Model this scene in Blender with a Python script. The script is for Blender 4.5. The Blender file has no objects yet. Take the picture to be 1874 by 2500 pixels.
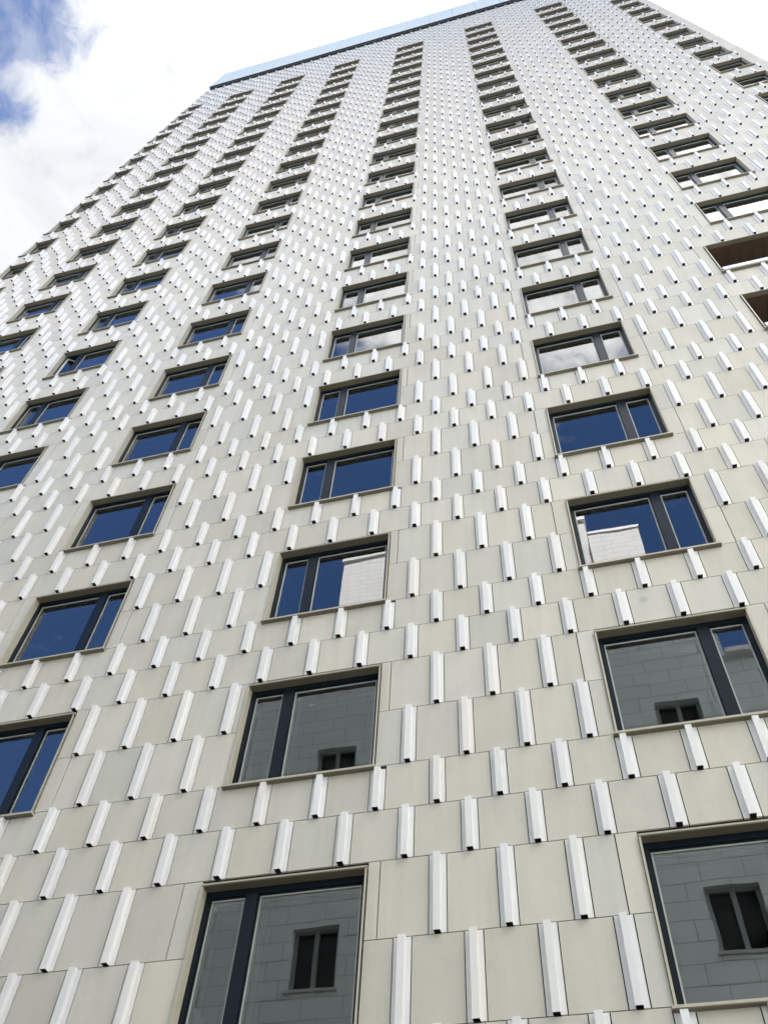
import bpy, math, random
from mathutils import Vector, Matrix
random.seed(7)
C = bpy.context.scene.collection
S = 0.707                      # metres per cladding module
GV = -7.84                     # module height of the ground
FL = 4.2343                    # module height of one storey
COURSE = [0.0, 1.2150, 2.4450, 3.3525, FL]
ZP = -0.04                     # plane of the cladding panels
U0, U1, VT = -25.80, 17.60, 100.75
NFL = 22
def P(u, v, z): return (S * u, -S * z, S * (v - GV))

# ------------------------------------------------------------------ materials
def new_mat(name):
    m = bpy.data.materials.new(name); m.use_nodes = True
    nt = m.node_tree; b = nt.nodes['Principled BSDF']
    return m, nt, b
def node(nt, t, **kw):
    n = nt.nodes.new(t)
    for k, v in kw.items(): setattr(n, k, v)
    return n
def plain(name, col, rough=0.5, metal=0.0, noise=0.0, scale=3.0, spec=0.5):
    m, nt, b = new_mat(name)
    b.inputs['Roughness'].default_value = rough
    b.inputs['Metallic'].default_value = metal
    b.inputs['Specular IOR Level'].default_value = spec
    if noise:
        tc = node(nt, 'ShaderNodeTexCoord'); n = node(nt, 'ShaderNodeTexNoise')
        n.inputs['Scale'].default_value = scale; n.inputs['Detail'].default_value = 6
        nt.links.new(tc.outputs['Object'], n.inputs['Vector'])
        mr = node(nt, 'ShaderNodeMapRange')
        mr.inputs['To Min'].default_value = 1 - noise; mr.inputs['To Max'].default_value = 1 + noise
        nt.links.new(n.outputs['Fac'], mr.inputs['Value'])
        mx = node(nt, 'ShaderNodeVectorMath', operation='SCALE'); mx.inputs[0].default_value = col
        nt.links.new(mr.outputs['Result'], mx.inputs['Scale'])
        nt.links.new(mx.outputs['Vector'], b.inputs['Base Color'])
    else:
        b.inputs['Base Color'].default_value = (*col, 1)
    return m

def panel_mat(name, col, rough, amp, streak=0.945):
    """fibre cement board: per-board tone (face attribute), fine grain, faint cloudy weathering"""
    m, nt, b = new_mat(name)
    L = nt.links
    b.inputs['Roughness'].default_value = rough
    b.inputs['Specular IOR Level'].default_value = 0.0
    at = node(nt, 'ShaderNodeAttribute', attribute_name='tone')
    tc = node(nt, 'ShaderNodeTexCoord')
    n1 = node(nt, 'ShaderNodeTexNoise'); n1.inputs['Scale'].default_value = 1.7; n1.inputs['Detail'].default_value = 5
    n2 = node(nt, 'ShaderNodeTexNoise'); n2.inputs['Scale'].default_value = 55; n2.inputs['Detail'].default_value = 3
    L.new(tc.outputs['Object'], n1.inputs['Vector']); L.new(tc.outputs['Object'], n2.inputs['Vector'])
    a = node(nt, 'ShaderNodeMath', operation='MULTIPLY_ADD'); a.inputs[1].default_value = 0.14; a.inputs[2].default_value = 0.93
    L.new(n1.outputs['Fac'], a.inputs[0])
    c = node(nt, 'ShaderNodeMath', operation='MULTIPLY_ADD'); c.inputs[1].default_value = 0.12
    L.new(n2.outputs['Fac'], c.inputs[0]); 
    s = node(nt, 'ShaderNodeMath', operation='SUBTRACT'); L.new(a.outputs[0], s.inputs[0]); s.inputs[1].default_value = 0.06
    L.new(s.outputs[0], c.inputs[2])
    d = node(nt, 'ShaderNodeMath', operation='MULTIPLY_ADD'); d.inputs[1].default_value = amp
    L.new(at.outputs['Fac'], d.inputs[0]); L.new(c.outputs[0], d.inputs[2])
    n3 = node(nt, 'ShaderNodeTexNoise'); n3.inputs['Scale'].default_value = 1.0; n3.inputs['Detail'].default_value = 4
    mp3 = node(nt, 'ShaderNodeMapping'); mp3.inputs['Scale'].default_value = (9.0, 9.0, 0.45)
    L.new(tc.outputs['Object'], mp3.inputs['Vector']); L.new(mp3.outputs[0], n3.inputs['Vector'])
    st = node(nt, 'ShaderNodeMapRange'); st.inputs['From Min'].default_value = 0.42; st.inputs['From Max'].default_value = 0.78
    st.inputs['To Min'].default_value = 1.0; st.inputs['To Max'].default_value = streak
    L.new(n3.outputs['Fac'], st.inputs['Value'])
    ds = node(nt, 'ShaderNodeVectorMath', operation='DISTANCE'); L.new(tc.outputs['Object'], ds.inputs[0]); ds.inputs[1].default_value = P(3.905, 7.27, ZP)
    sm = node(nt, 'ShaderNodeMapRange'); sm.interpolation_type = 'SMOOTHSTEP'
    for k_, q_ in zip(('From Min', 'From Max', 'To Min', 'To Max'), (0.0, 0.10, 0.78, 1.0)): sm.inputs[k_].default_value = q_
    L.new(ds.outputs['Value'], sm.inputs['Value'])
    ms_ = node(nt, 'ShaderNodeMath', operation='MULTIPLY'); L.new(st.outputs[0], ms_.inputs[0]); L.new(sm.outputs[0], ms_.inputs[1])
    d0 = d
    d = node(nt, 'ShaderNodeMath', operation='MULTIPLY'); L.new(d0.outputs[0], d.inputs[0]); L.new(ms_.outputs[0], d.inputs[1])
    # warm / cool drift between boards
    hue = node(nt, 'ShaderNodeMix', data_type='RGBA')
    hue.inputs['A'].default_value = (col[0] * 1.015, col[1], col[2] * 0.975, 1)
    hue.inputs['B'].default_value = (col[0] * 0.985, col[1] * 1.0, col[2] * 1.02, 1)
    h = node(nt, 'ShaderNodeAttribute', attribute_name='hue'); L.new(h.outputs['Fac'], hue.inputs['Factor'])
    mx = node(nt, 'ShaderNodeVectorMath', operation='SCALE')
    L.new(hue.outputs['Result'], mx.inputs[0]); L.new(d.outputs[0], mx.inputs['Scale'])
    L.new(mx.outputs['Vector'], b.inputs['Base Color'])
    bp = node(nt, 'ShaderNodeBump'); bp.inputs['Strength'].default_value = 0.08; bp.inputs['Distance'].default_value = 0.004
    L.new(n2.outputs['Fac'], bp.inputs['Height']); L.new(bp.outputs['Normal'], b.inputs['Normal'])
    return m

def glass_mat(name, ior, trans, coat, rough=0.0):
    m = bpy.data.materials.new(name); m.use_nodes = True
    nt = m.node_tree; nt.nodes.clear(); L = nt.links
    out = node(nt, 'ShaderNodeOutputMaterial'); mix = node(nt, 'ShaderNodeMixShader')
    g = node(nt, 'ShaderNodeBsdfGlossy'); g.inputs['Roughness'].default_value = rough; g.inputs['Color'].default_value = (*coat, 1)
    t = node(nt, 'ShaderNodeBsdfTransparent'); t.inputs['Color'].default_value = (*trans, 1)
    f = node(nt, 'ShaderNodeFresnel'); f.inputs['IOR'].default_value = ior
    tc = node(nt, 'ShaderNodeTexCoord'); n = node(nt, 'ShaderNodeTexNoise'); n.inputs['Scale'].default_value = 1.3
    n.inputs['Detail'].default_value = 1
    L.new(tc.outputs['Object'], n.inputs['Vector'])
    bp = node(nt, 'ShaderNodeBump'); bp.inputs['Strength'].default_value = 0.13; bp.inputs['Distance'].default_value = 0.006
    L.new(n.outputs['Fac'], bp.inputs['Height']); L.new(bp.outputs['Normal'], g.inputs['Normal'])
    L.new(f.outputs['Fac'], mix.inputs['Fac']); L.new(t.outputs[0], mix.inputs[1]); L.new(g.outputs[0], mix.inputs[2])
    L.new(mix.outputs[0], out.inputs['Surface'])
    return m

def brick_mat(name, c1, c2, mortar, bw, bh, ms, rough=0.6, bias=0.0, flat=False):
    m, nt, b = new_mat(name); L = nt.links
    tc = node(nt, 'ShaderNodeTexCoord'); sp = node(nt, 'ShaderNodeSeparateXYZ'); cb = node(nt, 'ShaderNodeCombineXYZ')
    L.new(tc.outputs['Object'], sp.inputs[0]); 
    if flat: L.new(sp.outputs['X'], cb.inputs['X']); L.new(sp.outputs['Y'], cb.inputs['Y'])
    else:
        ad = node(nt, 'ShaderNodeMath', operation='ADD'); L.new(sp.outputs['X'], ad.inputs[0]); L.new(sp.outputs['Y'], ad.inputs[1])
        L.new(ad.outputs[0], cb.inputs['X']); L.new(sp.outputs['Z'], cb.inputs['Y'])
    br = node(nt, 'ShaderNodeTexBrick'); br.offset = 0.38
    br.inputs['Color1'].default_value = (*c1, 1); br.inputs['Color2'].default_value = (*c2, 1); br.inputs['Mortar'].default_value = (*mortar, 1)
    br.inputs['Scale'].default_value = 1; br.inputs['Mortar Size'].default_value = ms
    br.inputs['Brick Width'].default_value = bw; br.inputs['Row Height'].default_value = bh; br.inputs['Bias'].default_value = bias
    L.new(cb.outputs[0], br.inputs['Vector'])
    n = node(nt, 'ShaderNodeTexNoise'); n.inputs['Scale'].default_value = 0.8; n.inputs['Detail'].default_value = 6
    L.new(tc.outputs['Object'], n.inputs['Vector'])
    mr = node(nt, 'ShaderNodeMapRange'); mr.inputs['To Min'].default_value = 0.88; mr.inputs['To Max'].default_value = 1.12
    L.new(n.outputs['Fac'], mr.inputs['Value'])
    mx = node(nt, 'ShaderNodeVectorMath', operation='SCALE'); L.new(br.outputs['Color'], mx.inputs[0]); L.new(mr.outputs[0], mx.inputs['Scale'])
    L.new(mx.outputs['Vector'], b.inputs['Base Color']); b.inputs['Roughness'].default_value = rough
    return m

M_PANEL = panel_mat('beige_board', (0.625, 0.59, 0.532), 0.60, 0.032)
M_RIB = panel_mat('white_rib', (0.82, 0.80, 0.795), 0.60, 0.018, 0.97)
M_DARK = plain('shadow_gap_membrane', (0.05, 0.046, 0.04), 0.9)
M_HOLLOW = plain('hollow_of_rib', (0.055, 0.043, 0.030), 0.9)  # dark colour stands in for the shade inside the hollow fins
M_CASING = plain('beige_casing', (0.50, 0.455, 0.365), 0.5, noise=0.10, scale=5)
M_UNDERSHADE = plain('olive_shaded_underside', (0.180, 0.160, 0.116), 0.6, noise=0.10, scale=4, spec=0.2)  # olive casing undersides, darkened in colour to stand in for shade
M_NAVY = plain('navy_frame', (0.007, 0.012, 0.019), 0.35, noise=0.12, scale=6, spec=0.22)
M_BEAD = plain('pale_grey_bead', (0.46, 0.48, 0.46), 0.4)
M_GLASS = glass_mat('coated_glass', 2.45, (0.92, 0.97, 0.95), (0.94, 0.97, 1.0))
M_ROOM = plain('room_surfaces', (0.32, 0.32, 0.30), 0.8, noise=0.2, scale=0.6)
M_BROWN = plain('brown_timber', (0.085, 0.050, 0.034), 0.55, noise=0.25, scale=2.5)
M_RAIL = plain('white_rail', (0.78, 0.80, 0.82), 0.35)
M_STEEL = plain('brushed_steel', (0.45, 0.48, 0.52), 0.35, metal=0.8)
M_EDGE = plain('dark_roof_metal', (0.020, 0.028, 0.040), 0.45, noise=0.1)
M_EDGE2 = plain('grey_roof_trim', (0.16, 0.17, 0.19), 0.5)
M_SCREEN = plain('back_painted_glass', (0.66, 0.715, 0.735), 0.6, spec=0.0)
M_GEDGE = plain('green_glass_edge', (0.012, 0.055, 0.055), 0.25)
M_STONE = brick_mat('grey_stone', (0.73, 0.78, 0.75), (0.68, 0.73, 0.70), (0.27, 0.28, 0.27), 1.62 * S, 0.765 * S, 0.014, 0.55)
M_CAP = plain('pale_roof_cap', (0.82, 0.82, 0.80), 0.5)
M_SILLST = plain('grey_sill_stone', (0.42, 0.45, 0.43), 0.6, noise=0.1)
M_WBRICK = brick_mat('white_brick', (0.80, 0.78, 0.76), (0.76, 0.74, 0.72), (0.50, 0.48, 0.47), 2.0, 0.62, 0.035, 0.6)
M_PVC = plain('grey_window_frame', (0.27, 0.30, 0.29), 0.45)
M_DGLASS = plain('dark_pane', (0.012, 0.016, 0.015), 0.08)
M_ASPH = plain('asphalt', (0.05, 0.05, 0.052), 0.85, noise=0.25, scale=2)
M_PAVE = brick_mat('paving', (0.26, 0.25, 0.24), (0.23, 0.22, 0.21), (0.12, 0.12, 0.11), 0.6, 0.4, 0.012, 0.8, flat=True)
M_KERB = plain('kerb_stone', (0.36, 0.35, 0.34), 0.75, noise=0.1)
M_GROUND = plain('city_ground', (0.07, 0.07, 0.066), 0.9, noise=0.3, scale=0.05)
M_PAINT = plain('road_paint', (0.75, 0.75, 0.73), 0.6, noise=0.08, scale=4)

# ------------------------------------------------------------------ mesh builder
class MB:
    def __init__(self): self.v = []; self.f = []; self.m = []; self.tone = []; self.hue = []; self.mats = []
    def mi(self, m):
        if m not in self.mats: self.mats.append(m)
        return self.mats.index(m)
    def face(self, pts, m, tone=0.0, hue=0.5):
        b = len(self.v); self.v += pts; self.f.append(tuple(range(b, b + len(pts)))); self.m.append(self.mi(m))
        self.tone.append(tone); self.hue.append(hue)
    def box(self, u0, u1, v0, v1, z0, z1, m, skip='', tone=0.0, hue=0.5):
        """box in module units; z1 is the side towards the street. skip: letters of l r b t k(back) f(front)"""
        p = lambda u, v, z: P(u, v, z)
        F = {'f': [(u0, v0, z1), (u1, v0, z1), (u1, v1, z1), (u0, v1, z1)],
             'k': [(u1, v0, z0), (u0, v0, z0), (u0, v1, z0), (u1, v1, z0)],
             'l': [(u0, v0, z0), (u0, v0, z1), (u0, v1, z1), (u0, v1, z0)],
             'r': [(u1, v0, z1), (u1, v0, z0), (u1, v1, z0), (u1, v1, z1)],
             'b': [(u0, v0, z0), (u1, v0, z0), (u1, v0, z1), (u0, v0, z1)],
             't': [(u0, v1, z1), (u1, v1, z1), (u1, v1, z0), (u0, v1, z0)]}
        for k, q in F.items():
            if k not in skip: self.face([p(*a) for a in q], m, tone, hue)
    def build(self, name, parent=None, loc=None, smooth=False):
        me = bpy.data.meshes.new(name)
        vs = self.v
        if loc is not None:
            vs = [(x - loc[0], y - loc[1], z - loc[2]) for x, y, z in vs]
        me.from_pydata(vs, [], self.f)
        for m in self.mats: me.materials.append(m)
        me.polygons.foreach_set('material_index', self.m)
        a = me.attributes.new('tone', 'FLOAT', 'FACE'); a.data.foreach_set('value', self.tone)
        a = me.attributes.new('hue', 'FLOAT', 'FACE'); a.data.foreach_set('value', self.hue)
        me.update()
        o = bpy.data.objects.new(name, me); C.objects.link(o)
        if loc is not None: o.location = loc
        if parent is not None: o.parent = parent
        return o
def empty(name, label, cat, loc=(0, 0, 0)):
    e = bpy.data.objects.new(name, None); C.objects.link(e); e.location = loc
    e['label'] = label; e['category'] = cat
    return e
def struct(o): o['kind'] = 'structure'; return o

# ------------------------------------------------------------------ camera (solved from the cladding grid)
RR = [[0.9663711543646473, 0.045748627465326486, -0.2530491159774675],
      [-0.1826286645078674, -0.5706708051698035, -0.800613266831696],
      [-0.18103470085044976, 0.8199035889736587, -0.5431247940170851]]
CAM = (2.564260375006549, -5.580630836102742, 11.443490510824766)
FPX = 2185.0169
def w(d): return Vector((d[0], -d[2], d[1]))
right, down, fwd = w(RR[0]), w(RR[1]), w(RR[2])
cd = bpy.data.cameras.new('camera'); cam = bpy.data.objects.new('camera', cd); C.objects.link(cam)
M3 = Matrix((right, -down, -fwd)).transposed()
cam.matrix_world = Matrix.Translation(Vector(P(*CAM))) @ M3.to_4x4()
cd.sensor_fit = 'HORIZONTAL'; cd.sensor_width = 36.0; cd.lens = 36.0 * FPX / 1874.0
cd.clip_start = 0.05; cd.clip_end = 5000
bpy.context.scene.camera = cam
def px(u, v, z=0.0):
    d = (u - CAM[0], v - CAM[1], z - CAM[2])
    c = [sum(a * b for a, b in zip(r, d)) for r in RR]
    if c[2] < 0.1: return None
    return 937 + FPX * c[0] / c[2], 1250 + FPX * c[1] / c[2]
def seen_area(u0, u1, v0, v1):
    q = [px(u0, v0), px(u1, v0), px(u1, v1), px(u0, v1)]
    if None in q: return 0.0
    cx = sum(a[0] for a in q) / 4; cy = sum(a[1] for a in q) / 4
    n = sum(1 for a in q + [(cx, cy)] if 0 < a[0] < 1874 and 0 < a[1] < 2500)
    if n == 0: return 0.0
    A = abs(sum(q[i][0] * q[(i + 1) % 4][1] - q[(i + 1) % 4][0] * q[i][1] for i in range(4))) / 2
    return A * n / 5

# ------------------------------------------------------------------ the tower
tower = empty('apartment_tower', 'tall pale tower of beige boards with staggered white ribs and rows of dark framed windows', 'tower', P(-4, GV, 0))
T0 = Vector(tower.location)
def part(mb, name, parent=tower, loc=None):
    o = mb.build(name, None, loc)
    o.parent = parent
    if parent is tower: o.matrix_parent_inverse = Matrix.Translation(-T0)
    return o

# columns: u of both edges of the opening, side of the narrow sash
COLS = [(-25.55, -23.94, None), (-21.05, -18.40, 'R'), (-15.63, -13.05, 'L'), (-10.04, -7.43, 'R'),
        (-3.73, -1.065, 'L'), (2.905, 5.555, 'R'), (9.57, 12.16, 'L'), (15.27, 16.97, None)]
LOGGIA = (8.87, 13.35)
def openings(j):
    if j < 0 or j >= NFL: return []
    o = []
    for i, (a, b, s) in enumerate(COLS):
        if i == 6 and j <= 5: o.append((LOGGIA[0], LOGGIA[1], 'loggia', i))
        else: o.append((a, b, s, i))
    return o
SILL_B, SILL_T, LINT_B, LINT_T = -0.064, -0.027, 2.325, 2.366

panels = MB(); back = MB()
ribs = []                      # (u, v0, v1)
GU, GH = 0.0082, 0.0072        # half gaps
def panel(u0, u1, v0, v1, cut=()):
    if u1 - u0 < 0.03: return
    t = random.gauss(0, 1); t = max(-2, min(2, t))
    h = random.random(); a, b, y0, y1 = u0 + GU, u1 - GU, v0 + GH, v1 - GH
    if not cut:
        panels.box(a, b, y0, y1, ZP - 0.035, ZP, M_PANEL, 'k', t, h); return
    c0, c1 = cut[0]; ym = v1 + SILL_B - 0.004      # board notched under a window sill
    panels.box(a, b, y0, ym, ZP - 0.035, ZP, M_PANEL, 'k', t, h)
    if c0 - a > 0.01: panels.box(a, c0, ym, y1, ZP - 0.035, ZP, M_PANEL, 'kb', t, h)
    if b - c1 > 0.01: panels.box(c1, b, ym, y1, ZP - 0.035, ZP, M_PANEL, 'kb', t, h)
FW = 0.133                     # half width of a rib base
for j in range(-2, 24):
    ops = openings(j)
    below = openings(j + 1)
    for c in range(4):
        v0 = j * FL + COURSE[c]; v1 = j * FL + COURSE[c + 1]
        if v1 > VT + 0.05 or v1 < GV + 0.5: continue
        if v0 < GV + 0.35: v0 = GV + 0.35
        ph = 0.5 if c in (0, 2) else 0.0
        blocks = [(a, b) for a, b, s, i in ops] if c < 2 else []
        segs = []; x = U0
        for a, b in blocks: segs.append((x, a)); x = b
        segs.append((x, U1))
        for si, (a, b) in enumerate(segs):
            atL = a > U0 + 0.01; atR = b < U1 - 0.01
            if b - a < 0.4:                 # the narrow corner pier: one wide fin
                ribs.append((0.5 * (a + b), v0, v1, 'corner')); continue
            ns = []
            n = math.floor(a) - 1 + ph
            while n < b + 1:
                lo = a + (0.07 if atL else 0.0); hi = b - (0.07 if atR else 0.0)
                if n - FW > lo - 0.001 and n + FW < hi + 0.001:
                    if not (j == 0 and c == 1 and abs(n + 4) < 0.01): ns.append(n)
                n += 1
            x = a
            for n in ns + [None]:
                e = b if n is None else n - FW
                # boards between ribs; beside a window a wide board is split
                if n is None and atR and e - x > 0.70:
                    s = 0.32; panel(x, e - s, v0, v1); panel(e - s, e, v0, v1)
                elif atL and x == a and e - x > 0.70:
                    s = 0.19 if abs(a + 1.065) < 0.01 else 0.32
                    panel(x, x + s, v0, v1); panel(x + s, e, v0, v1)
                else:
                    cut = [(max(x, aa - 0.045), min(e, bb + 0.045)) for aa, bb, s_, i_ in below if aa - 0.045 < e and bb + 0.045 > x] if c == 3 else []
                    panel(x, e, v0, v1, cut)
                if n is not None:
                    top = v1
                    if c == 3 and any(aa - 0.05 < n + FW and bb + 0.05 > n - FW for aa, bb, s_, i_ in below): top = v1 + SILL_B - 0.004
                    ribs.append((n, v0, top, 'rib')); x = n + FW
        # dark membrane behind the open joints, with the window openings left free
        x = U0 + 0.05
        vv1 = v1
        if c < 2:
            for a, b in blocks + [(U1 - 0.05, None)]:
                back.box(x, a - 0.0 if b is not None else a, v0, vv1, -0.6, -0.10, M_DARK, 'k'); x = b
        else:
            back.box(x, U1 - 0.05, v0, vv1, -0.6, -0.10, M_DARK, 'k')
part(panels, 'cladding')
# the rest of the block: side walls, rear wall, plinth, roof
DEP = -25.0
back.box(U0, U0 + 0.12, GV, VT, DEP, -0.09, M_PANEL); back.box(U1 - 0.12, U1, GV, VT, DEP, -0.09, M_PANEL)
back.box(U0, U1, GV, VT, DEP - 0.5, DEP, M_PANEL)
back.box(U0 + 0.12, U1 - 0.12, VT - 0.5, VT - 0.1, DEP, -0.62, M_EDGE2)
part(back, 'wall')
pl = MB(); pl.box(U0 - 0.02, U1 + 0.02, GV, GV + 0.34, -0.6, 0.0, M_EDGE2, 'k'); part(pl, 'plinth')

def rib_mesh(mb, n, v0, v1, kind, t=0.0, h=0.5):
    a = v0 + GH; b = v1 - GH
    if kind == 'corner': fw, hw, d = 0.118, 0.10, 0.085
    else: fw, hw, d = FW - GU, 0.050, 0.092
    zf = ZP + d
    # base plate left and right of the fin
    mb.box(n - fw, n - hw, a, b, ZP - 0.035, ZP + 0.004, M_RIB, 'kr', t, h)
    mb.box(n + hw, n + fw, a, b, ZP - 0.035, ZP + 0.004, M_RIB, 'kl', t, h)
    # hollow fin: front, two flanks, top, rim and dark inside
    r = 0.004
    mb.box(n - hw, n + hw, a, b, ZP - 0.035, zf, M_RIB, 'kb', t, h)
    q = lambda u, v, z: P(u, v, z)
    for (x0, x1, z0, z1) in ((n - hw, n + hw, zf - r, zf), (n - hw, n - hw + r, ZP - 0.035, zf - r), (n + hw - r, n + hw, ZP - 0.035, zf - r)):
        mb.face([q(x0, a, z0), q(x1, a, z0), q(x1, a, z1), q(x0, a, z1)], M_RIB, t, h)
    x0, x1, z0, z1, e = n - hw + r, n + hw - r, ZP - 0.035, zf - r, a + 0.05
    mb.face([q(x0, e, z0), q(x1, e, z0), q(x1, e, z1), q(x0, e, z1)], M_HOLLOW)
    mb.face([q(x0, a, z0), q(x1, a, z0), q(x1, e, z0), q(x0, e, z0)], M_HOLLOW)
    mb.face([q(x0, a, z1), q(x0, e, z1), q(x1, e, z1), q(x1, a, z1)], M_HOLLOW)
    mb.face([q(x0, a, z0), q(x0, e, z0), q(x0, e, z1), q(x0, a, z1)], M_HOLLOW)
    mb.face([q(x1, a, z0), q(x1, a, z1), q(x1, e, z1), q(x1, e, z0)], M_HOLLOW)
order = sorted(range(len(ribs)), key=lambda k: -seen_area(ribs[k][0] - FW, ribs[k][0] + FW, ribs[k][1], ribs[k][2]))
big = set(order[:100])
rest = MB(); proto = {}
for k, (n, v0, v1, kind) in enumerate(ribs):
    t, h = random.gauss(0, 1), random.random()
    if k in big:
        key = (kind, round(v1 - v0, 3), k % 5)
        if key not in proto:
            mb = MB(); rib_mesh(mb, n, v0, v1, kind, t, h)
            proto[key] = part(mb, 'cladding_rib', tower, P(n, v0, 0))
        else:
            o = proto[key].copy(); C.objects.link(o); o.location = P(n, v0, 0)
    else: rib_mesh(rest, n, v0, v1, kind, t, h)
o = part(rest, 'cladding_rib'); o['kind'] = 'stuff'

# ---- windows
FZ, GZ = -0.172, -0.24
def win_parts(a, b, side, v0=0.0, open_sash=False):
    """returns builders for casing, frame, bead, pane, sill"""
    cas, fr, be, pa, si = MB(), MB(), MB(), MB(), MB()
    top, bot = v0 + LINT_B, v0 + SILL_T
    jw = 0.033
    cas.box(a, a + jw, bot, top, -0.34, 0.004, M_CASING, 'lk'); cas.box(b - jw, b, bot, top, -0.34, 0.004, M_CASING, 'rk')
    cas.box(a, b, top + 0.016, v0 + LINT_T, -0.34, 0.008, M_CASING, 'kb')
    cas.box(a, b, top, top + 0.016, -0.34, 0.002, M_UNDERSHADE, 'kt')
    si.box(a - 0.035, b + 0.035, v0 + SILL_B, bot, -0.34, 0.060, M_CASING, 'k')
    si.box(a - 0.034, b + 0.034, v0 + SILL_B - 0.014, v0 + SILL_B, -0.04, 0.056, M_UNDERSHADE, 'kt')      # underside plate with drip edge, shade put into its colour
    x0, x1 = a + jw, b - jw
    sd, hd, bt = 0.075, 0.105, 0.075
    fr.box(x0, x1, top - hd, top, -0.44, FZ, M_NAVY, 'k'); fr.box(x0, x1, bot, bot + bt, -0.44, FZ, M_NAVY, 'k')
    y0, y1 = bot + bt, top - hd
    fr.box(x0, x0 + sd, y0, y1, -0.44, FZ, M_NAVY, 'k'); fr.box(x1 - sd, x1, y0, y1, -0.44, FZ, M_NAVY, 'k')
    lights = []
    if side is None: lights = [(x0 + sd, x1 - sd)]
    else:
        m0, m1 = (a + 0.70, a + 0.90) if side == 'L' else (b - 0.90, b - 0.70)
        fr.box(m0, m1, y0, y1, -0.44, FZ + 0.006, M_NAVY, 'k')
        lights = [(x0 + sd, m0), (m1, x1 - sd)]
    for li, (p0, p1) in enumerate(lights):
        if open_sash and (p1 - p0) < 1.0:
            yield_open = (p0, p1, y0, y1); continue
        s = 0.018      # stepped sash edge
        for bx in ((p0, p1, y1 - s, y1), (p0, p1, y0, y0 + s), (p0, p0 + s, y0 + s, y1 - s), (p1 - s, p1, y0 + s, y1 - s)):
            fr.box(*bx, -0.43, FZ - 0.028, M_NAVY, 'k')
        q0, q1, r0, r1 = p0 + s, p1 - s, y0 + s, y1 - s
        w_ = 0.024
        for bx in ((q0, q1, r1 - w_, r1), (q0, q1, r0, r0 + w_ * 0.5), (q0, q0 + w_, r0 + w_ * 0.5, r1 - w_), (q1 - w_, q1, r0 + w_ * 0.5, r1 - w_)):
            be.box(*bx, -0.32, FZ - 0.052, M_BEAD, 'k')
        e0, e1, f0, f1 = q0 + w_ * 0.5, q1 - w_ * 0.5, r0 + w_ * 0.3, r1 - w_ * 0.5
        for gz in (GZ, GZ - 0.12):      # outer and inner leaf of the box-type window
            pa.face([P(e0, f0, gz), P(e1, f0, gz), P(e1, f1, gz), P(e0, f1, gz)], M_GLASS)
    return cas, fr, be, pa, si
def open_leaf(a, b, side, v0, ang):
    """a narrow sash swung inwards/outwards about its outer edge"""
    mb, gl = MB(), MB()
    x0 = a + 0.038 + 0.075; x1 = a + 0.70; y0 = v0 + SILL_T + 0.075; y1 = v0 + LINT_B - 0.105
    z = FZ - 0.03; f = 0.07
    for bx in ((x0, x1, y1 - f, y1), (x0, x1, y0, y0 + f), (x0, x0 + f, y0 + f, y1 - f), (x1 - f, x1, y0 + f, y1 - f)):
        mb.box(*bx, z - 0.05, z, M_BEAD)
    gl.face([P(x0 + f * .8, y0 + f * .8, z - 0.02), P(x1 - f * .8, y0 + f * .8, z - 0.02), P(x1 - f * .8, y1 - f * .8, z - 0.02), P(x0 + f * .8, y1 - f * .8, z - 0.02)], M_GLASS)
    px_, py_, _ = P(x0, 0, z)
    for B in (mb, gl):
        nv = []
        for (x, y, zz) in B.v:
            dx, dy = x - px_, y - py_
            nv.append((px_ + dx * math.cos(ang) - dy * math.sin(ang), py_ + dx * math.sin(ang) + dy * math.cos(ang), zz))
        B.v = nv
    return mb, gl
wins = []
for j in range(NFL):
    for a, b, s, i in openings(j):
        if s != 'loggia': wins.append((seen_area(a, b, j * FL, j * FL + 2.37), j, i))
wins.sort(key=lambda q: -q[0])
OPEN = {(6, 2): 0.62}
restw = MB(); protos = {}
def merge(dst, src):
    base = len(dst.v); dst.v += src.v; dst.f += [tuple(k + base for k in f) for f in src.f]
    dst.m += [dst.mi(src.mats[k]) for k in src.m]; dst.tone += src.tone; dst.hue += src.hue
NAMES = ['window', 'frame', 'glazing_bead', 'pane', 'sill']
for r, (ar, j, i) in enumerate(wins):
    a, b, s = COLS[i]
    op = (j, i) in OPEN
    if r < 100 and ar > 0:
        if op or i not in protos:
            bs = win_parts(a, b, s, 0.0, op)
            root = None; kids = []
            for nm, mb in zip(NAMES, bs):
                o = mb.build(nm)
                if root is None:
                    root = o; o.parent = tower; o.matrix_parent_inverse = Matrix.Translation(-T0)
                else: o.parent = root; kids.append(o)
            root.location = (0, 0, S * j * FL)
            if op:
                mb, gl = open_leaf(a, b, s, 0.0, OPEN[(j, i)])
                lf = mb.build('sash'); lf.parent = root; merge(mb, gl)
                g = gl.build('pane'); g.parent = root
                root['label'] = 'window with its narrow sash swung open'
            else: protos[i] = (root, kids)
        else:
            ro, ks = protos[i]
            root = ro.copy(); C.objects.link(root); root.location = (0, 0, S * j * FL)
            for k in ks:
                c = k.copy(); C.objects.link(c); c.parent = root
    else:
        for mb in win_parts(a, b, s, j * FL): merge(restw, mb)
o = part(restw, 'window'); o['kind'] = 'stuff'

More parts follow.
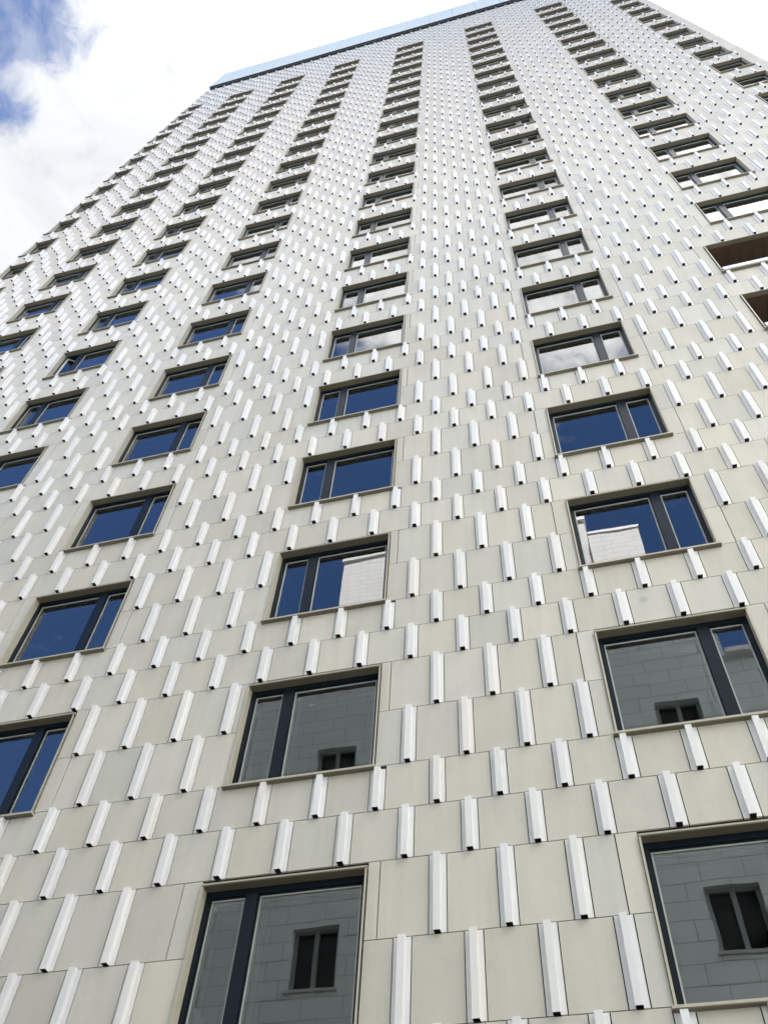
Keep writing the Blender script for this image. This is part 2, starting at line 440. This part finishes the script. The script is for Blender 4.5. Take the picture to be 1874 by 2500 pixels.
# ---- loggias on the right
for j in range(0, 6):
    a, b = LOGGIA; v0 = j * FL
    if seen_area(a, b, v0, v0 + 2.37) <= 0 and j < 3: pass
    cas, box_, rail, sill = MB(), MB(), MB(), MB()
    cas.box(a, a + 0.038, v0 + SILL_T, v0 + LINT_B, -0.5, 0.004, M_CASING, 'lk'); cas.box(b - 0.038, b, v0 + SILL_T, v0 + LINT_B, -0.5, 0.004, M_CASING, 'rk')
    cas.box(a, b, v0 + LINT_B + 0.016, v0 + LINT_T, -0.14, 0.008, M_CASING, 'kb')
    cas.box(a, b, v0 + LINT_B, v0 + LINT_B + 0.016, -0.14, 0.002, M_UNDERSHADE, 't')
    sill.box(a - 0.035, b + 0.035, v0 + SILL_B, v0 + SILL_T, -0.34, 0.060, M_CASING, 'kb')
    sill.box(a - 0.034, b + 0.034, v0 + SILL_B - 0.014, v0 + SILL_B, -0.04, 0.056, M_UNDERSHADE, 'k')
    bt, tp, zb = v0 - 0.3, v0 + LINT_B + 0.01, -2.6
    f = lambda *q: [P(*k) for k in q]
    box_.face(f((a, tp, -0.13), (b, tp, -0.13), (b, tp, zb), (a, tp, zb)), M_BROWN)
    box_.face(f((a, bt, -0.35), (a, bt, zb), (b, bt, zb), (b, bt, -0.35)), M_BROWN)
    box_.face(f((a, bt, zb), (a, tp, zb), (b, tp, zb), (b, bt, zb)), M_BROWN)
    box_.face(f((a, bt, -0.13), (a, tp, -0.13), (a, tp, zb), (a, bt, zb)), M_BROWN)
    box_.face(f((b, bt, -0.13), (b, bt, zb), (b, tp, zb), (b, tp, -0.13)), M_BROWN)
    n = int((b - a) / 0.35)
    for k in range(1, n):                       # board joints of the timber ceiling
        x = a + (b - a) * k / n
        box_.box(x - 0.012, x + 0.012, tp - 0.008, tp - 0.002, zb, -0.32, M_DARK, 'kt')
    rail.box(a + 0.04, b - 0.04, v0 - 0.025, v0 + 0.075, 0.055, 0.085, M_RAIL); rail.box(a + 0.04, b - 0.04, v0 + 0.11, v0 + 0.20, 0.03, 0.065, M_STEEL)
    k = a + 0.04
    while k < b:
        rail.box(k, k + 0.05, v0 + 0.07, v0 + 0.11, 0.035, 0.06, M_STEEL); k += 0.74
    lg = part(cas, 'loggia')
    for mb, nm in ((box_, 'recess'), (rail, 'railing'), (sill, 'sill')):
        o = mb.build(nm); o.parent = lg

# ---- rooms behind the glass (ceilings and rear walls)
rm = MB()
for j in range(-1, 22):
    v0, v1 = j * FL + 2.44, (j + 1) * FL - 0.16
    rm.box(U0 + 0.2, 8.75 if j <= 5 else U1 - 0.2, v0, v1, -7.0, -0.62, M_ROOM, 'k')
    if j <= 5: rm.box(13.45, U1 - 0.2, v0, v1, -7.0, -0.62, M_ROOM, 'k')
rm.box(U0 + 0.2, U1 - 0.2, -4.0, 93, -7.3, -7.0, M_ROOM)
for x in (-22.4, -17.0, -11.6, -5.4, 1.0, 7.6, 14.3):
    rm.box(x - 0.1, x + 0.1, -3, 93, -6.9, -0.63, M_ROOM, 'k')
part(rm, 'interior')

# ---- roof edge and glass screen
ed = MB()
E0 = 0.315; UB = -25.25
ed.box(UB, U1 + 0.03, VT, VT + 0.10, -0.6, E0 - 0.16, M_EDGE)
ed.box(UB + 0.01, U1 + 0.02, VT + 0.10, VT + 0.14, -0.6, E0 - 0.13, M_EDGE2)
ed.box(UB, U1 + 0.03, VT + 0.14, VT + 0.24, -0.6, E0, M_EDGE)
part(ed, 'roof_edge')
sc_ = empty('glass_screen', 'x', 'x'); del sc_['label']; del sc_['category']
sc_.parent = tower; sc_.matrix_parent_inverse = Matrix.Translation(-T0)
x = -25.83; first = True; protoG = None
edges = [UB, -23.22]
while edges[-1] < U1 - 2.6: edges.append(edges[-1] + 2.525)
edges.append(U1 + 0.03)
for x0, x1 in zip(edges, edges[1:]):
    g, e = MB(), MB()
    a, b = x0 + 0.018, x1 - 0.018
    g.box(a, b, VT + 0.30, VT + 8.75, E0 - 0.06, E0 - 0.03, M_SCREEN, 'k')
    e.box(a, b, VT + 0.24, VT + 0.62, E0 - 0.07, E0 - 0.012, M_GEDGE)
    ps = MB(); ps.box(b - 0.01, b + 0.046, VT + 0.24, VT + 8.70, E0 - 0.16, E0 - 0.065, M_EDGE2)
    if x1 < U1: ps.build('post').parent = sc_
    o = g.build('glass_panel'); o.parent = sc_; q = e.build('bottom_edge'); q.parent = o
# side return of the screen
g = MB(); g.box(UB - 0.0, UB + 0.017, VT + 0.30, VT + 8.75, -6.0, E0 - 0.07, M_SCREEN, 'r'); o = g.build('glass_panel'); o.parent = sc_

# ------------------------------------------------------------------ the street side opposite (seen in the glass)
house = empty('stone_building', 'grey stone block building across the street, mirrored in the lowest windows', 'building', P(0, GV, 22))
H0 = Vector(house.location)
def hpart(mb, name, parent=None):
    o = mb.build(name); o.parent = parent or house
    if parent is None: o.matrix_parent_inverse = Matrix.Translation(-H0)
    return o
ZH = 20.0
hb = MB()
def wallbox(mb, u0, u1, v0, v1, z0, z1, m):     # faces towards the tower: z0 is the near side
    mb.box(u0, u1, v0, v1, z0, z1, m)
WC = [-9.5 + 7.95 * k for k in range(-5, 8)]
WV = [23.15 - 4.53 * k for k in range(0, 6)]
for (u0, u1, top) in ((-90.0, -18.0, 19.5), (-18.0, 9.1, 31.0), (9.1, 90.0, 25.2)):
    # piers and spandrels around the window openings, so that the openings are real
    vs = sorted(WV)
    cols = [c for c in WC if u0 + 1.1 < c < u1 - 1.1]
    vs = [q for q in vs if q < top - 0.5]
    y = GV
    for vt in vs + [None]:
        vb = vt - 2.5 if vt is not None else top
        hb.box(u0, u1, y, vb, ZH, ZH + 12, M_STONE, 'f')
        if vt is None: break
        x = u0
        for c in cols + [None]:
            e = c - 0.98 if c is not None else u1
            hb.box(x, e, vb, vt, ZH, ZH + 12, M_STONE, 'tbf'); x = c + 0.98 if c is not None else e
        y = vt
    hb.box(u0, u1, top, top + 0.02, ZH, ZH + 12, M_EDGE2)
hpart(hb, 'wall')
cp = MB(); cp.box(9.1, 90.2, 25.2, 25.5, ZH - 0.45, ZH + 0.3, M_CAP); cp.box(-18.2, 9.3, 31.0, 31.3, ZH - 0.45, ZH + 0.3, M_CAP); cp.box(-90.2, -18.2, 19.5, 19.8, ZH - 0.45, ZH + 0.3, M_CAP); hpart(cp, 'cornice')
pw = None
for c in WC:
    for vt in WV:
        if c < -18 and vt > 19: continue
        if pw is None:
            f, g, s = MB(), MB(), MB()
            a, b, lo, hi = c - 0.98, c + 0.98, vt - 2.5, vt
            for bx in ((a, a + .16, lo, hi), (b - .16, b, lo, hi), (a + .16, b - .16, hi - .12, hi), (a + .16, b - .16, lo, lo + .2), (c - .09, c + .09, lo + .2, hi - .12)):
                f.box(*bx, ZH + 0.28, ZH + 0.5, M_PVC)
            g.box(a, b, lo, hi, ZH + 0.42, ZH + 0.46, M_DGLASS)
            s.box(a - 0.1, b + 0.1, lo - 0.12, lo + 0.0, ZH - 0.08, ZH + 0.3, M_SILLST)
            r = f.build('window', None, P(c, vt, ZH)); r.parent = house; r.matrix_parent_inverse = Matrix.Translation(-H0)
            kids = []
            for mb, nm in ((g, 'pane'), (s, 'sill')):
                mb.v = [(x - P(c, vt, ZH)[0], y - P(c, vt, ZH)[1], z - P(c, vt, ZH)[2]) for x, y, z in mb.v]
                o = mb.build(nm); o.parent = r; kids.append(o)
            pw = (r, kids)
        else:
            r = pw[0].copy(); C.objects.link(r); r.location = P(c, vt, ZH)
            for k in pw[1]:
                o = k.copy(); C.objects.link(o); o.parent = r
high = empty('white_high_rise', 'sunlit white brick high-rise mirrored in two upper windows', 'high-rise', P(0, GV, 60))
h1 = MB(); h1.box(-27.2, 6.5, GV, 94.2, 61.5, 85, M_WBRICK); h1.box(-27.4, 6.7, 94.2, 94.8, 61.2, 85.2, M_CAP)
o = h1.build('main_block'); o.parent = high; o.matrix_parent_inverse = Matrix.Translation(-Vector(high.location))
h2 = MB(); h2.box(6.55, 12.8, GV, 88.6, 60, 80, M_WBRICK); h2.box(6.55, 12.95, 88.6, 89.1, 59.8, 80.2, M_CAP)
o = h2.build('stair_block'); o.parent = high; o.matrix_parent_inverse = Matrix.Translation(-Vector(high.location))

# ------------------------------------------------------------------ ground
def sheet(name, x0, x1, y0, y1, z0, z1, m):
    mb = MB(); v = [(x0, y0), (x1, y0), (x1, y1), (x0, y1)]
    mb.face([(x, y, z1) for x, y in v], m)
    if z1 > z0 + 0.01:
        for k in range(4):
            p, q = v[k], v[(k + 1) % 4]
            mb.face([(*p, z0), (*q, z0), (*q, z1), (*p, z1)], m)
    return struct(mb.build(name))
sheet('ground', -1500, 1500, -1500, 1500, 0, 0, M_GROUND)
sheet('road', -300, 300, -11.0, -4.0, 0, 0.004, M_ASPH)
sheet('pavement', -300, 300, -3.85, 0.3, 0, 0.12, M_PAVE)
sheet('pavement', -300, 300, -S * ZH, -11.15, 0, 0.12, M_PAVE)
sheet('kerb', -300, 300, -4.0, -3.85, 0, 0.125, M_KERB)
sheet('kerb', -300, 300, -11.15, -11.0, 0, 0.125, M_KERB)
mk = MB()
for k in range(-40, 40):
    mb = mk; x = k * 6.0
    mb.face([(x, -7.56, 0.008), (x + 3, -7.56, 0.008), (x + 3, -7.44, 0.008), (x, -7.44, 0.008)], M_PAINT)
struct(mk.build('road_markings'))

# ------------------------------------------------------------------ light
EL, AZ = math.radians(54), math.radians(10)      # sun behind the tower, a little to the right
sd = Vector((math.sin(AZ) * math.cos(EL), math.cos(AZ) * math.cos(EL), math.sin(EL)))
sl = bpy.data.lights.new('sun', 'SUN'); sl.energy = 3.2; sl.angle = math.radians(0.5); sl.color = (1.0, 0.96, 0.90)
so = bpy.data.objects.new('sun', sl); C.objects.link(so); so.rotation_euler = (-sd).to_track_quat('-Z', 'Y').to_euler()

W = bpy.data.worlds.new('World'); bpy.context.scene.world = W; W.use_nodes = True
nt = W.node_tree; L = nt.links; nt.nodes.clear()
out = node(nt, 'ShaderNodeOutputWorld'); bg = node(nt, 'ShaderNodeBackground'); L.new(bg.outputs[0], out.inputs['Surface'])
bg.inputs['Strength'].default_value = 0.06
CL_FRONT, CL_BACK = 9.6, 4.0
sky = node(nt, 'ShaderNodeTexSky'); sky.sky_type = 'NISHITA'; sky.sun_disc = False
sky.sun_elevation = EL; sky.sun_rotation = AZ; sky.dust_density = 0.3; sky.ozone_density = 3.0; sky.air_density = 1.0
tc = node(nt, 'ShaderNodeTexCoord'); sep = node(nt, 'ShaderNodeSeparateXYZ'); L.new(tc.outputs['Generated'], sep.inputs[0])
def math_(op, a, b=None, clamp=False):
    n = node(nt, 'ShaderNodeMath', operation=op); n.use_clamp = clamp
    for k, q in enumerate((a, b)):
        if q is None: continue
        if isinstance(q, (int, float)): n.inputs[k].default_value = q
        else: L.new(q, n.inputs[k])
    return n.outputs[0]
def rng(x, a, b, c, d, smooth=True):
    n = node(nt, 'ShaderNodeMapRange'); n.interpolation_type = 'SMOOTHSTEP' if smooth else 'LINEAR'
    L.new(x, n.inputs['Value'])
    for k, q in zip(('From Min', 'From Max', 'To Min', 'To Max'), (a, b, c, d)): n.inputs[k].default_value = q
    return n.outputs[0]
zz = math_('ADD', math_('MAXIMUM', sep.outputs['Z'], 0.0), 0.12)
cx, cy = math_('DIVIDE', sep.outputs['X'], zz), math_('DIVIDE', sep.outputs['Y'], zz)
cmb = node(nt, 'ShaderNodeCombineXYZ'); L.new(cx, cmb.inputs['X']); L.new(cy, cmb.inputs['Y'])
def noise(scale, detail, rough, off=0.0, dist=0.0):
    n = node(nt, 'ShaderNodeTexNoise'); n.inputs['Scale'].default_value = scale; n.inputs['Detail'].default_value = detail
    n.inputs['Roughness'].default_value = rough; n.inputs['Distortion'].default_value = dist
    mp = node(nt, 'ShaderNodeMapping'); mp.inputs['Location'].default_value = (off, off * 0.7, 0)
    L.new(cmb.outputs[0], mp.inputs['Vector']); L.new(mp.outputs[0], n.inputs['Vector'])
    return n.outputs['Fac']
is_back = rng(sep.outputs['Y'], -0.20, -0.05, 0.0, 1.0)
big_n = noise(3.0, 6, 0.55, 3.1, 0.3); fine_n = noise(11.0, 10, 0.62, 7.7, 0.9); wisp = noise(34.0, 6, 0.6, 1.9, 0.6)
def spot(c, r):
    v = node(nt, 'ShaderNodeVectorMath', operation='DISTANCE'); L.new(tc.outputs['Generated'], v.inputs[0]); v.inputs[1].default_value = Vector(c).normalized()
    return rng(v.outputs['Value'], 0.0, r, 1.0, 0.0)
# cover: overcast behind and above the tower, blue sky low on the street side, unseen cloud added to its right and left for whiter light
back_c = rng(sep.outputs['Y'], -0.22, -0.02, 0.0, 1.0)
hz = math_('ADD', sep.outputs['Z'], math_('MULTIPLY', sep.outputs['X'], 0.10))
high_c = rng(hz, 0.855, 0.935, 0.0, 1.0)
right_c = math_('MULTIPLY', rng(sep.outputs['X'], 0.22, 0.42, 0.0, 1.0), rng(sep.outputs['Z'], 0.30, 0.60, 0.0, 1.0))
left_c = math_('MULTIPLY', rng(sep.outputs['X'], -0.85, -0.72, 1.0, 0.0), rng(sep.outputs['Z'], 0.25, 0.5, 0.0, 1.0))
cover = math_('MAXIMUM', math_('MAXIMUM', back_c, high_c), math_('MAXIMUM', right_c, left_c))
bias = math_('ADD', math_('MULTIPLY', cover, 1.12), -0.67)
for c, r, k in (((-0.378, 0.000, 0.925), 0.085, 0.78), ((-0.405, -0.015, 0.914), 0.07, 0.55), ((-0.428, 0.066, 0.900), 0.045, 0.62), ((-0.43, 0.03, 0.902), 0.06, 0.30)):
    bias = math_('SUBTRACT', bias, math_('MULTIPLY', spot(c, r), k))
val = math_('ADD', math_('ADD', math_('ADD', math_('MULTIPLY', big_n, 0.35), math_('MULTIPLY', fine_n, 0.85)), math_('MULTIPLY', wisp, 1.10)), math_('SUBTRACT', bias, 0.37))
mask = math_('MAXIMUM', rng(val, 0.28, 1.10, 0.0, 1.0), math_('MULTIPLY', is_back, rng(fine_n, 0.35, 0.65, 0.08, 0.42)))
sh_in = math_('ADD', fine_n, math_('MULTIPLY', big_n, 0.6))
shb = rng(sh_in, 0.50, 1.0, 0.91, 1.07); shf = rng(sh_in, 0.55, 0.98, 0.45, 1.15)
shm = node(nt, 'ShaderNodeMix', data_type='FLOAT'); L.new(is_back, shm.inputs['Factor']); L.new(shf, shm.inputs['A']); L.new(shb, shm.inputs['B'])
shade = shm.outputs['Result']
toward = rng(sep.outputs['X'], -0.47, -0.14, 0.93, 1.25)
front = rng(sep.outputs['Y'], -0.30, -0.04, CL_FRONT, CL_BACK)
side = rng(math_('ADD', sep.outputs['X'], math_('MULTIPLY', sep.outputs['Y'], 0.32)), 0.0, 0.14, 1.0, 1.7)  # side clouds out of view made brighter to add light on the facade
side = math_('MAXIMUM', side, rng(sep.outputs['X'], -0.85, -0.68, 1.9, 1.0))
sidem = node(nt, 'ShaderNodeMix', data_type='FLOAT'); L.new(is_back, sidem.inputs['Factor']); L.new(side, sidem.inputs['A']); L.new(math_('ADD', 1.0, math_('MULTIPLY', rng(sep.outputs['Y'], 0.02, 0.14, 0.0, 1.0), math_('ADD', rng(sep.outputs['X'], 0.30, 0.48, 0.0, 3.4), rng(sep.outputs['X'], -0.72, -0.56, 2.7, 0.0)))), sidem.inputs['B'])  # extra cloud brightness outside the view, added to light the building opposite
lum = math_('MULTIPLY', math_('MULTIPLY', math_('MULTIPLY', shade, toward), front), sidem.outputs['Result'])
tint = node(nt, 'ShaderNodeMix', data_type='RGBA'); L.new(is_back, tint.inputs['Factor'])
tint.inputs['A'].default_value = (1.0, 0.98, 0.95, 1); tint.inputs['B'].default_value = (0.972, 0.995, 1.025, 1)
ccol = node(nt, 'ShaderNodeVectorMath', operation='SCALE'); L.new(tint.outputs['Result'], ccol.inputs[0]); L.new(lum, ccol.inputs['Scale'])
dim = node(nt, 'ShaderNodeVectorMath', operation='SCALE'); L.new(sky.outputs['Color'], dim.inputs[0]); L.new(math_('MULTIPLY', rng(sep.outputs['Z'], 0.0, 0.60, 0.80, 1.0), rng(sep.outputs['Y'], -0.30, -0.05, 1.0, 0.62)), dim.inputs['Scale'])
blue = node(nt, 'ShaderNodeVectorMath', operation='MULTIPLY'); L.new(dim.outputs['Vector'], blue.inputs[0]); blue.inputs[1].default_value = (0.80, 0.97, 1.22)
mix = node(nt, 'ShaderNodeMix', data_type='RGBA'); L.new(mask, mix.inputs['Factor'])
L.new(blue.outputs['Vector'], mix.inputs['A']); L.new(ccol.outputs['Vector'], mix.inputs['B'])
L.new(mix.outputs['Result'], bg.inputs['Color'])

sc = bpy.context.scene
sc.view_settings.view_transform = 'Standard'; sc.view_settings.look = 'None'; sc.view_settings.gamma = 1.0
sc.view_settings.use_curve_mapping = False
sc.view_settings.exposure = 2.06
sc.cycles.max_bounces = 8; sc.cycles.transparent_max_bounces = 12
sc.cycles.use_denoising = True
